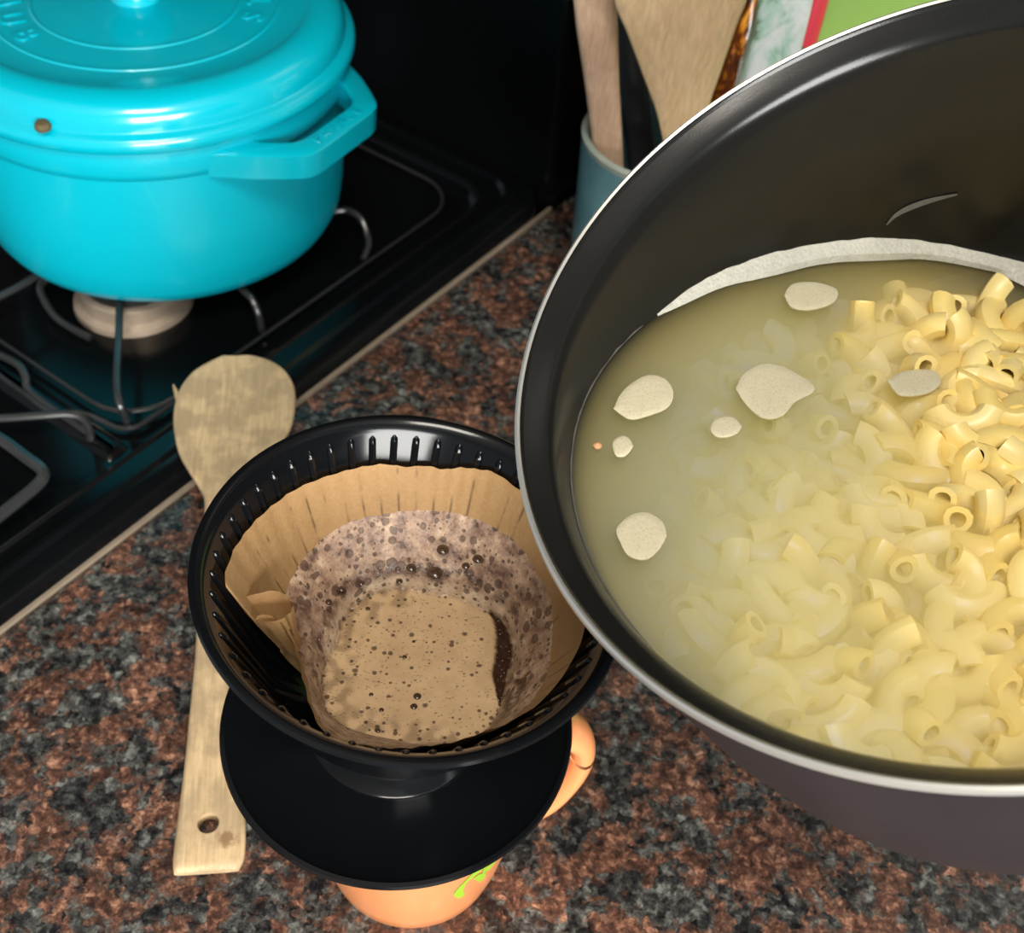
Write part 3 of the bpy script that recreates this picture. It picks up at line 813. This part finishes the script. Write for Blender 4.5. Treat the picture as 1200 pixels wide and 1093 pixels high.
water = mesh('pasta_water', vs, fs, M['water'], smooth=False)
tag(water, 'cloudy yellowish starchy cooking water filling the tilted dark pot', 'water')

# heap height under and over the water
def heap(x, y):
    a = math.atan2(y-WC.y, x-WC.x) % (2*PI); i = a/(2*PI)*NWA
    e = ER[int(i) % NWA]; r = math.hypot(x-WC.x, y-WC.y)
    left = max(0, -math.cos(a - math.radians(20))); back = max(0, math.cos(a - math.radians(105)))
    dist = e - r                     # distance from the waterline
    # distance from the left wall drives how deep the pasta lies
    t = (x - .012 + .18*(.243 - y)*(1 if y < .243 else -.9 if y > .243 else 1))/.075
    t = min(1.0, max(0.0, t))
    depth = .050*(1-t)**1.6 + .004*(1-t)
    if back > .2:
        depth += max(0, (.020 - dist))*2.2*back + .006*(back if x < .11 else 0)
    deep = .0055*min(1, max(0, (.155 - x)/.05)) + .0035*min(1, max(0, (.235 - y)/.05))
    z = WZ - .0088 - depth - min(.006, deep) + .0065*min(1, max(0, (x-.10)/.05)) + .0022*noise.noise(Vector((x*50, y*50, 0)))
    return z

def macaroni(seed, r=.0042, rb=.0095, ang=2.0, hollow=.0024, ns=9, nk=12):
    vs, fs = [], []
    rnd = random.Random(seed)
    for layer, rad in ((0, r), (1, hollow)):
        for j in range(ns+1):
            a = -ang/2 + ang*j/ns
            for k in range(nk):
                b = 2*PI*k/nk
                rr = rad*(1 + .05*math.sin(3*b + seed))
                vs.append(((rb + rr*math.cos(b))*math.cos(a) - rb, (rb + rr*math.cos(b))*math.sin(a), rr*math.sin(b)))
    m = (ns+1)*nk
    for j in range(ns):
        for k in range(nk):
            q = [j*nk+k, j*nk+(k+1) % nk, (j+1)*nk+(k+1) % nk, (j+1)*nk+k]
            fs.append(q); fs.append([m+x for x in q[::-1]])
    for j in (0, ns):
        for k in range(nk):
            fs.append([j*nk+k, j*nk+(k+1) % nk, m+j*nk+(k+1) % nk, m+j*nk+k])
    return vs, fs
mac_me = []
for s, (rb, ang) in enumerate(((.0095, 2.1), (.0088, 2.4), (.0110, 1.7), (.0080, 2.6))):
    vs, fs = macaroni(s, rb=rb, ang=ang); o = mesh('tmp', vs, fs, M['pasta']); mac_me.append(o.data); bpy.data.objects.remove(o)
placed = []
def try_place(n, spacing, zoff, maxn):
    out = []; tries = 0
    while len(out) < maxn and tries < n:
        tries += 1
        x = random.uniform(.0, .27); y = random.uniform(.12, .37)
        z = heap(x, y) + zoff
        p = Vector((x, y, z))
        if not inside(p, -.0105 if zoff < 0 else -.0085): continue
        q_ = CAMM.inverted() @ p
        if 600 + FPX*q_.x/-q_.z > 1240: continue
        if any((p-q).length_squared < spacing**2 for q in out): continue
        out.append(p)
    return out
pts1 = try_place(60000, .0083, 0, 298)
pts1.sort(key=lambda p: p.x)
for i, p in enumerate(pts1):
    o = bpy.data.objects.new('elbow_macaroni', mac_me[random.randrange(4)]); COL.objects.link(o)
    o.location = p
    o.rotation_euler = (random.uniform(-.6, .6), random.uniform(-.6, .6), random.uniform(0, 2*PI))
    if random.random() < .12: o.rotation_euler = (random.uniform(1.1, 1.9), random.uniform(-.3, .3), random.uniform(0, 2*PI))
    q_ = CAMM.inverted() @ p; px_ = 600 + FPX*q_.x/-q_.z; py_ = 546.5 - FPX*q_.y/-q_.z
    if p.z > WZ - .0035: lab = 'yellow elbow macaroni breaking the surface of the cloudy water'
    elif py_ < 420: lab = 'yellow elbow macaroni under water near the white foam strip at the far wall'
    elif py_ > 760: lab = 'yellow elbow macaroni under water along the near rim of the pot'
    elif px_ < 860: lab = 'faint elbow macaroni deep in the cloudy water towards the left wall of the pot'
    elif px_ > 1060: lab = 'yellow elbow macaroni just under the water at the right of the picture'
    else: lab = 'yellow elbow macaroni under cloudy water in the middle of the pot'
    tag(o, lab, 'pasta', 'elbow macaroni in the pot')
# the rest of the pasta below the top layer
dv_, df_ = [], []
base_v, base_f = macaroni(9, ns=5, nk=8)
for zo in (-.0065, -.0135):
    for p in try_place(30000, .0105, zo, 420):
        R = Matrix.Translation(p) @ Matrix.Rotation(random.uniform(0, 6.3), 4, 'Z') @ Matrix.Rotation(random.uniform(-.9, .9), 4, 'X') @ Matrix.Rotation(random.uniform(-.9, .9), 4, 'Y')
        b0 = len(dv_); dv_ += [R @ Vector(v) for v in base_v]; df_ += [[x+b0 for x in f] for f in base_f]
# compacted mass of pasta that fills the pot below the two joined layers
gx = 44
mv, mf, idx = [], [], {}
for i in range(gx):
    for j in range(gx):
        x = .0 + .27*i/(gx-1); y = .12 + .25*j/(gx-1); p = Vector((x, y, heap(x, y) - .0105 + .002*noise.noise(Vector((x*180, y*180, 2)))))
        if inside(p, -.0005): idx[i, j] = len(mv); mv.append(p)
for i in range(gx-1):
    for j in range(gx-1):
        q = [(i, j), (i+1, j), (i+1, j+1), (i, j+1)]
        if all(k in idx for k in q): mf.append([idx[k] for k in q])
dv_, df_ = join((dv_, df_), (mv, mf))
dm = mesh('macaroni_heap', dv_, df_, M['pasta_gap_shade'], kind='stuff')
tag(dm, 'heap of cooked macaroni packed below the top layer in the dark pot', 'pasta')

# foam line on the far wall, residue line on the left wall
def wall_band(a0, a1, zlo, zhi, m, name, thick, n=90, taper=True, off=0.0):
    vs, fs = [], []
    for i in range(n+1):
        f = i/n; a = math.radians(a0 + (a1-a0)*f)
        tp = zlo(f), zhi(f), thick(f)
        r0 = edge_r(a, WZ + tp[0]) ; r1 = edge_r(a, WZ + tp[1])
        d = Vector((math.cos(a), math.sin(a), 0)); c0 = Vector((WC.x, WC.y, 0))
        wob = .0006*noise.noise(Vector((f*40, tp[1]*900, 3)))
        pa = c0 + d*(r0 + .0004) + Vector((0, 0, WZ+tp[0])); pb = c0 + d*(r1 + .0004) + Vector((0, 0, WZ+tp[1] + wob))
        pm = c0 + d*((r0+r1)/2 - tp[2]) + Vector((0, 0, WZ+(tp[0]+tp[1])/2))
        pl = c0 + d*(r0 - tp[2]) + Vector((0, 0, WZ+tp[0]+.0006))
        vs += [pa, pl, pm, pb]
    for i in range(n):
        for k in range(3): fs.append([i*4+k, i*4+k+1, (i+1)*4+k+1, (i+1)*4+k])
    return mesh(name, vs, fs, m)
fo = wall_band(146, 20, lambda f: -.0003, lambda f: .0006 + .0058*min(1, f*4.5)*(1-.50*min(1, max(0, (f-.42)*3))) + .0007*math.sin(f*21), M['foam'], 'foam_band', lambda f: .0005 + .0040*min(1, f*6)*(1-.55*min(1, max(0, (f-.3)*2))) + .0005*math.sin(f*37))
tag(fo, 'greyish white strip of starch foam along the far inside wall of the pot', 'foam')
rs = wall_band(150, 222, lambda f: .0, lambda f: .0007 + .0009*abs(noise.noise(Vector((f*14, 0, 0)))), M['residue'], 'starch_line', lambda f: .0002)
tag(rs, 'thin pale line of starch at the waterline on the left wall of the pot', 'residue')
def wallpix(px, py):
    """point where the pixel ray meets the inner wall of the pot"""
    o = Vector((0, 0, CAMH)); d = ray(px, py); t = .2; prev = False
    best = None
    for k in range(900):
        t = .15 + k*.0006; p = o + d*t; i = inside(p)
        if prev and not i: best = p; break
        prev = i
    return best
sm = [wallpix(x, y) for x, y in ((1038, 262), (1050, 250), (1070, 240), (1095, 232), (1122, 226))]
if all(sm):
    ln = smoothline(sm, 6); vs, fs = [], []
    for i, p in enumerate(ln):
        wv_ = .0022*math.sin(PI*(i+.6)/(len(ln)+.2)) + .0004
        l = PMI @ p; nn = Vector((-l.x, -l.y, 0)).normalized()*.0007; p2 = PM @ (l + nn)
        up_ = (PM.to_3x3() @ Vector((0, 0, 1)))
        vs += [p2 - up_*wv_*.5, p2 + up_*wv_*.5]
    for i in range(len(ln)-1): fs.append([2*i, 2*i+1, 2*i+3, 2*i+2])
    o = mesh('starch_smear', vs, fs, M['residue']); tag(o, 'small grey dried smear high on the far inside wall of the pot', 'residue')

def patch(poly, label, th=.0005):
    cx_ = sum(p[0] for p in poly)/len(poly); cy_ = sum(p[1] for p in poly)/len(poly)
    c = W(cx_, cy_, WZ)
    out = smoothline([W(x, y, WZ) - c for x, y in poly + poly[:1]], 6)[:-1]; n = len(out)
    vs = [Vector((0, 0, th))]; fs = []
    for f, z in ((.4, th), (.75, th*.9), (.94, th*.55), (1.0, .0001), (1.0, -.0004)):
        for i, p in enumerate(out):
            w_ = 1 + .018*noise.noise(Vector((i*.9, cx_, 0)))
            vs.append(Vector((p.x*f*w_, p.y*f*w_, z)))
    for i in range(n): fs.append([0, 1+i, 1+(i+1) % n])
    for j in range(4):
        for i in range(n): fs.append([1+j*n+i, 1+j*n+(i+1) % n, 1+(j+1)*n+(i+1) % n, 1+(j+1)*n+i])
    o = mesh('foam_patch', vs, fs, M['foam2']); o.location = c
    tag(o, label, 'foam', 'foam patches floating on the pasta water'); return o
def blob(cx_, cy_, rx, ry, seed):
    return [(cx_ + rx*math.cos(a)*(1+.1*math.sin(3*a+seed)), cy_ + ry*math.sin(a)*(1+.08*math.cos(2*a+seed))) for a in [2*PI*k/9 for k in range(9)]]
patch([(719, 479), (731, 457), (757, 440), (779, 444), (789, 460), (783, 477), (760, 487), (738, 491)], 'oval foam patch on dark water nearest the left wall, above a small round one')
patch([(862, 455), (874, 436), (900, 426), (930, 436), (955, 456), (932, 471), (917, 487), (896, 490), (876, 476)], 'largest foam patch, kite shaped, floating in the middle over the macaroni')
patch(blob(850, 500, 18, 13, 1), 'small oval foam patch just below left of the largest patch')
patch(blob(729, 523, 12, 12, 2), 'small round foam patch beside a tan crumb near the left wall')
patch(blob(752, 628, 29, 26, 3), 'lowest foam patch, round, floating near the left wall of the pot')
patch([(919, 346), (929, 333), (956, 331), (981, 340), (976, 355), (950, 363), (928, 360)], 'foam patch nearest the far foam strip, wide and flat')
patch([(1040, 446), (1060, 435), (1094, 434), (1102, 449), (1086, 461), (1055, 463)], 'faint pale foam patch right of the largest patch')
cb2 = mesh('tan_crumb', *lathe([(0, -.0004), (.0012, -.0002), (.0014, .0006), (.0006, .0013), (0, .0014)], 9), simple('tan_crumb', (.55, .28, .13), .6)); cb2.location = W(700, 523, WZ)
tag(cb2, 'tiny tan crumb floating on the water near the left wall', 'crumb')

# ------------------------------------------------------------------ utensil crock and what stands behind the pot
def on_v(px, py, v):
    """where the pixel ray meets the vertical plane v"""
    o = Vector((0, 0, CAMH)); d = ray(px, py); t = (v - (o - O0).dot(Ev))/d.dot(Ev); return o + d*t
CR = W(781, 160, .117); CR.z = 0
crock = thing('utensil_crock', 'teal-grey glazed utensil crock behind the black pot', 'crock', CR)
mesh('crock_body', *lathe([(r*1.05, z) for r, z in [(0, 0), (.034, 0), (.037, .004), (.0400, .05), (.0415, .100), (.0418, .114), (.0385, .114), (.037, .05), (.034, .008), (0, .006)]], 72), M['crock'], crock)
mesh('crock_rim', *lathe([(r*1.05, z) for r, z in [(.0418, .114), (.0424, .117), (.0408, .119), (.0390, .1175), (.0385, .114)]], 72), M['crock_rim'], crock)
def flat_utensil(name, q, foot, rows, m, label, cat, tz=.003, roll=0.0):
    """straight utensil from foot (inside the crock) through q (at the crock's rim); rows: (height, half width)"""
    ax_ = (q - foot).normalized(); vs, fs = [], []; K = 16
    rr_ = smoothline([Vector((h, w_, 0)) for h, w_ in rows], 5)
    view = (Vector((0, 0, CAMH)) - q).normalized()
    sd = ax_.cross(view).normalized()*-1
    sd = (Matrix.Rotation(roll, 3, ax_) @ sd); nn = sd.cross(ax_).normalized()
    for r_ in rr_:
        c = foot + ax_*((r_.x - foot.z)/ax_.z)
        for k in range(K):
            t = 2*PI*k/K; cs, sn = math.cos(t), math.sin(t)
            vs.append(c + sd*r_.y*math.copysign(abs(cs)**.6, cs) + nn*tz*math.copysign(abs(sn)**.7, sn))
    n = len(rr_)
    for i in range(n-1):
        for k in range(K): fs.append([i*K+k, i*K+(k+1) % K, (i+1)*K+(k+1) % K, (i+1)*K+k])
    fs.append(list(range(K))); fs.append(list(range((n-1)*K, n*K)))
    o = mesh(name, vs, fs, m); tag(o, label, cat); return o
def foot_at(x0, y0, x1, y1):
    """lowest point inside the crock on the picture line through the two pixels"""
    best = None
    for k in range(300):
        y = y1 + k; x = x0 + (x1-x0)*(y-y0)/(y1-y0); p_ = W(x, y, .012)
        d_ = math.hypot(p_.x-CR.x, p_.y-CR.y)
        if best is None or d_ < best[0]: best = (d_, p_)
    d_, p_ = best
    if d_ > .028: p_ = Vector((CR.x + (p_.x-CR.x)*.028/d_, CR.y + (p_.y-CR.y)*.028/d_, p_.z))
    return p_
q1 = W(714, 192, .103); q2 = W(800, 175, .122); q3 = W(751, 178, .095)
flat_utensil('wooden_spoon', q1, foot_at(697, 0, 714, 192), [(.012, .0060), (.06, .0066), (.117, .0078), (.15, .0085), (.18, .0098), (.20, .0102), (.23, .0135), (.26, .019), (.285, .017), (.295, .006)], M['pinkwood'], 'pinkish wooden spoon with a plain stem, at the left of the crock', 'spoon', .0045)
flat_utensil('wooden_spatula', q2, foot_at(778, 0, 800, 175), [(.012, .0060), (.09, .0070), (.117, .0085), (.135, .0108), (.150, .0135), (.168, .0185), (.19, .0245), (.21, .0300), (.25, .0325), (.275, .0320), (.278, .030)], M['blade'], 'broad pale wooden spatula standing at the right of the crock', 'spatula', .0030)
flat_utensil('kitchen_spoon', q3, foot_at(732, 0, 751, 178), [(.012, .0060), (.117, .0075), (.16, .0068), (.22, .0072), (.23, .004)], M['blackut'], 'dark grey plastic utensil handle between the two wooden utensils', 'utensil', .004)

def bottle(name, px, py, v, prof, m, label, cat, part='glass', cap=None):
    c = on_v(px, py, v); c.z = 0
    b = thing(name, label, cat, c)
    mesh(part, *lathe(prof, 48), m, b)
    if cap: mesh('cap', *lathe(cap[0], 32), cap[1], b)
    return b
bottle('sauce_bottle', 868, 20, .43, [(0, 0), (.022, 0), (.0235, .004), (.0235, .15), (.020, .165), (.012, .185), (.011, .215), (0, .215)], M['amber'], 'amber sauce bottle with orange glints, right of the wooden spatula', 'bottle', cap=([(.0125, .205), (.0125, .228), (0, .229)], M['darkbrown']))
pk = on_v(913, 30, .358); pass; pk.z = 0
pack = thing('spice_pack', 'tall white and pale green packet behind the pot, right of the amber bottle', 'packet', pk, rot=(0, 0, math.radians(8)))
vs, fs = [], []
for z, hw, hd_ in ((0, .021, .009), (.004, .0225, .010), (.08, .0235, .010), (.16, .0235, .009), (.21, .0235, .006), (.228, .0235, .0012), (.24, .0235, .0010)):
    for k in range(32):
        a = 2*PI*k/32; c, s = math.cos(a), math.sin(a)
        vs.append((hw*.50*math.copysign(abs(c)**.45, c), hd_*math.copysign(abs(s)**.45, s), z))
for j in range(6):
    for k in range(32): fs.append([j*32+k, j*32+(k+1) % 32, (j+1)*32+(k+1) % 32, (j+1)*32+k])
fs.append(list(range(32))); fs.append(list(range(6*32, 7*32)))
mesh('packet_film', vs, fs, M['pack'], pack)
bottle('dark_bottle', 947, 20, .415, [(0, 0), (.016, 0), (.017, .003), (.017, .120), (.0070, .150), (.0068, .172), (0, .172)], M['darkbrown'], 'dark brown bottle with a red top, between white packet and green plate', 'bottle', cap=([(.0070, .1705), (.0076, .171), (.0076, .222), (.006, .225), (0, .225)], M['red']))
gp = on_v(1176, 60, .452); pass
plate_g = thing('lime_plate', 'lime green plastic plate standing upright behind the pot', 'plate', (gp.x, gp.y, 0))
gvs, gfs = lathe([(r*1.38, z*1.38) for r, z in [(0, .004), (.058, .004), (.066, .007), (.080, .013), (.083, .0135), (.0835, .0125), (.068, .004), (.058, .0), (0, .0)]], 96)
nrm_p = (Vector((0, 0, CAMH)) - gp).normalized(); nrm_p = (Vector((-Ev.x, -Ev.y, .08))).normalized()
RG = nrm_p.to_track_quat('Z', 'Y').to_matrix().to_4x4()
gm = mesh('plate_body', [RG @ Vector(v) for v in gvs], gfs, M['greenp'], plate_g)
gm.location = (0, 0, .0835*1.38*math.cos(math.asin(nrm_p.z)) )
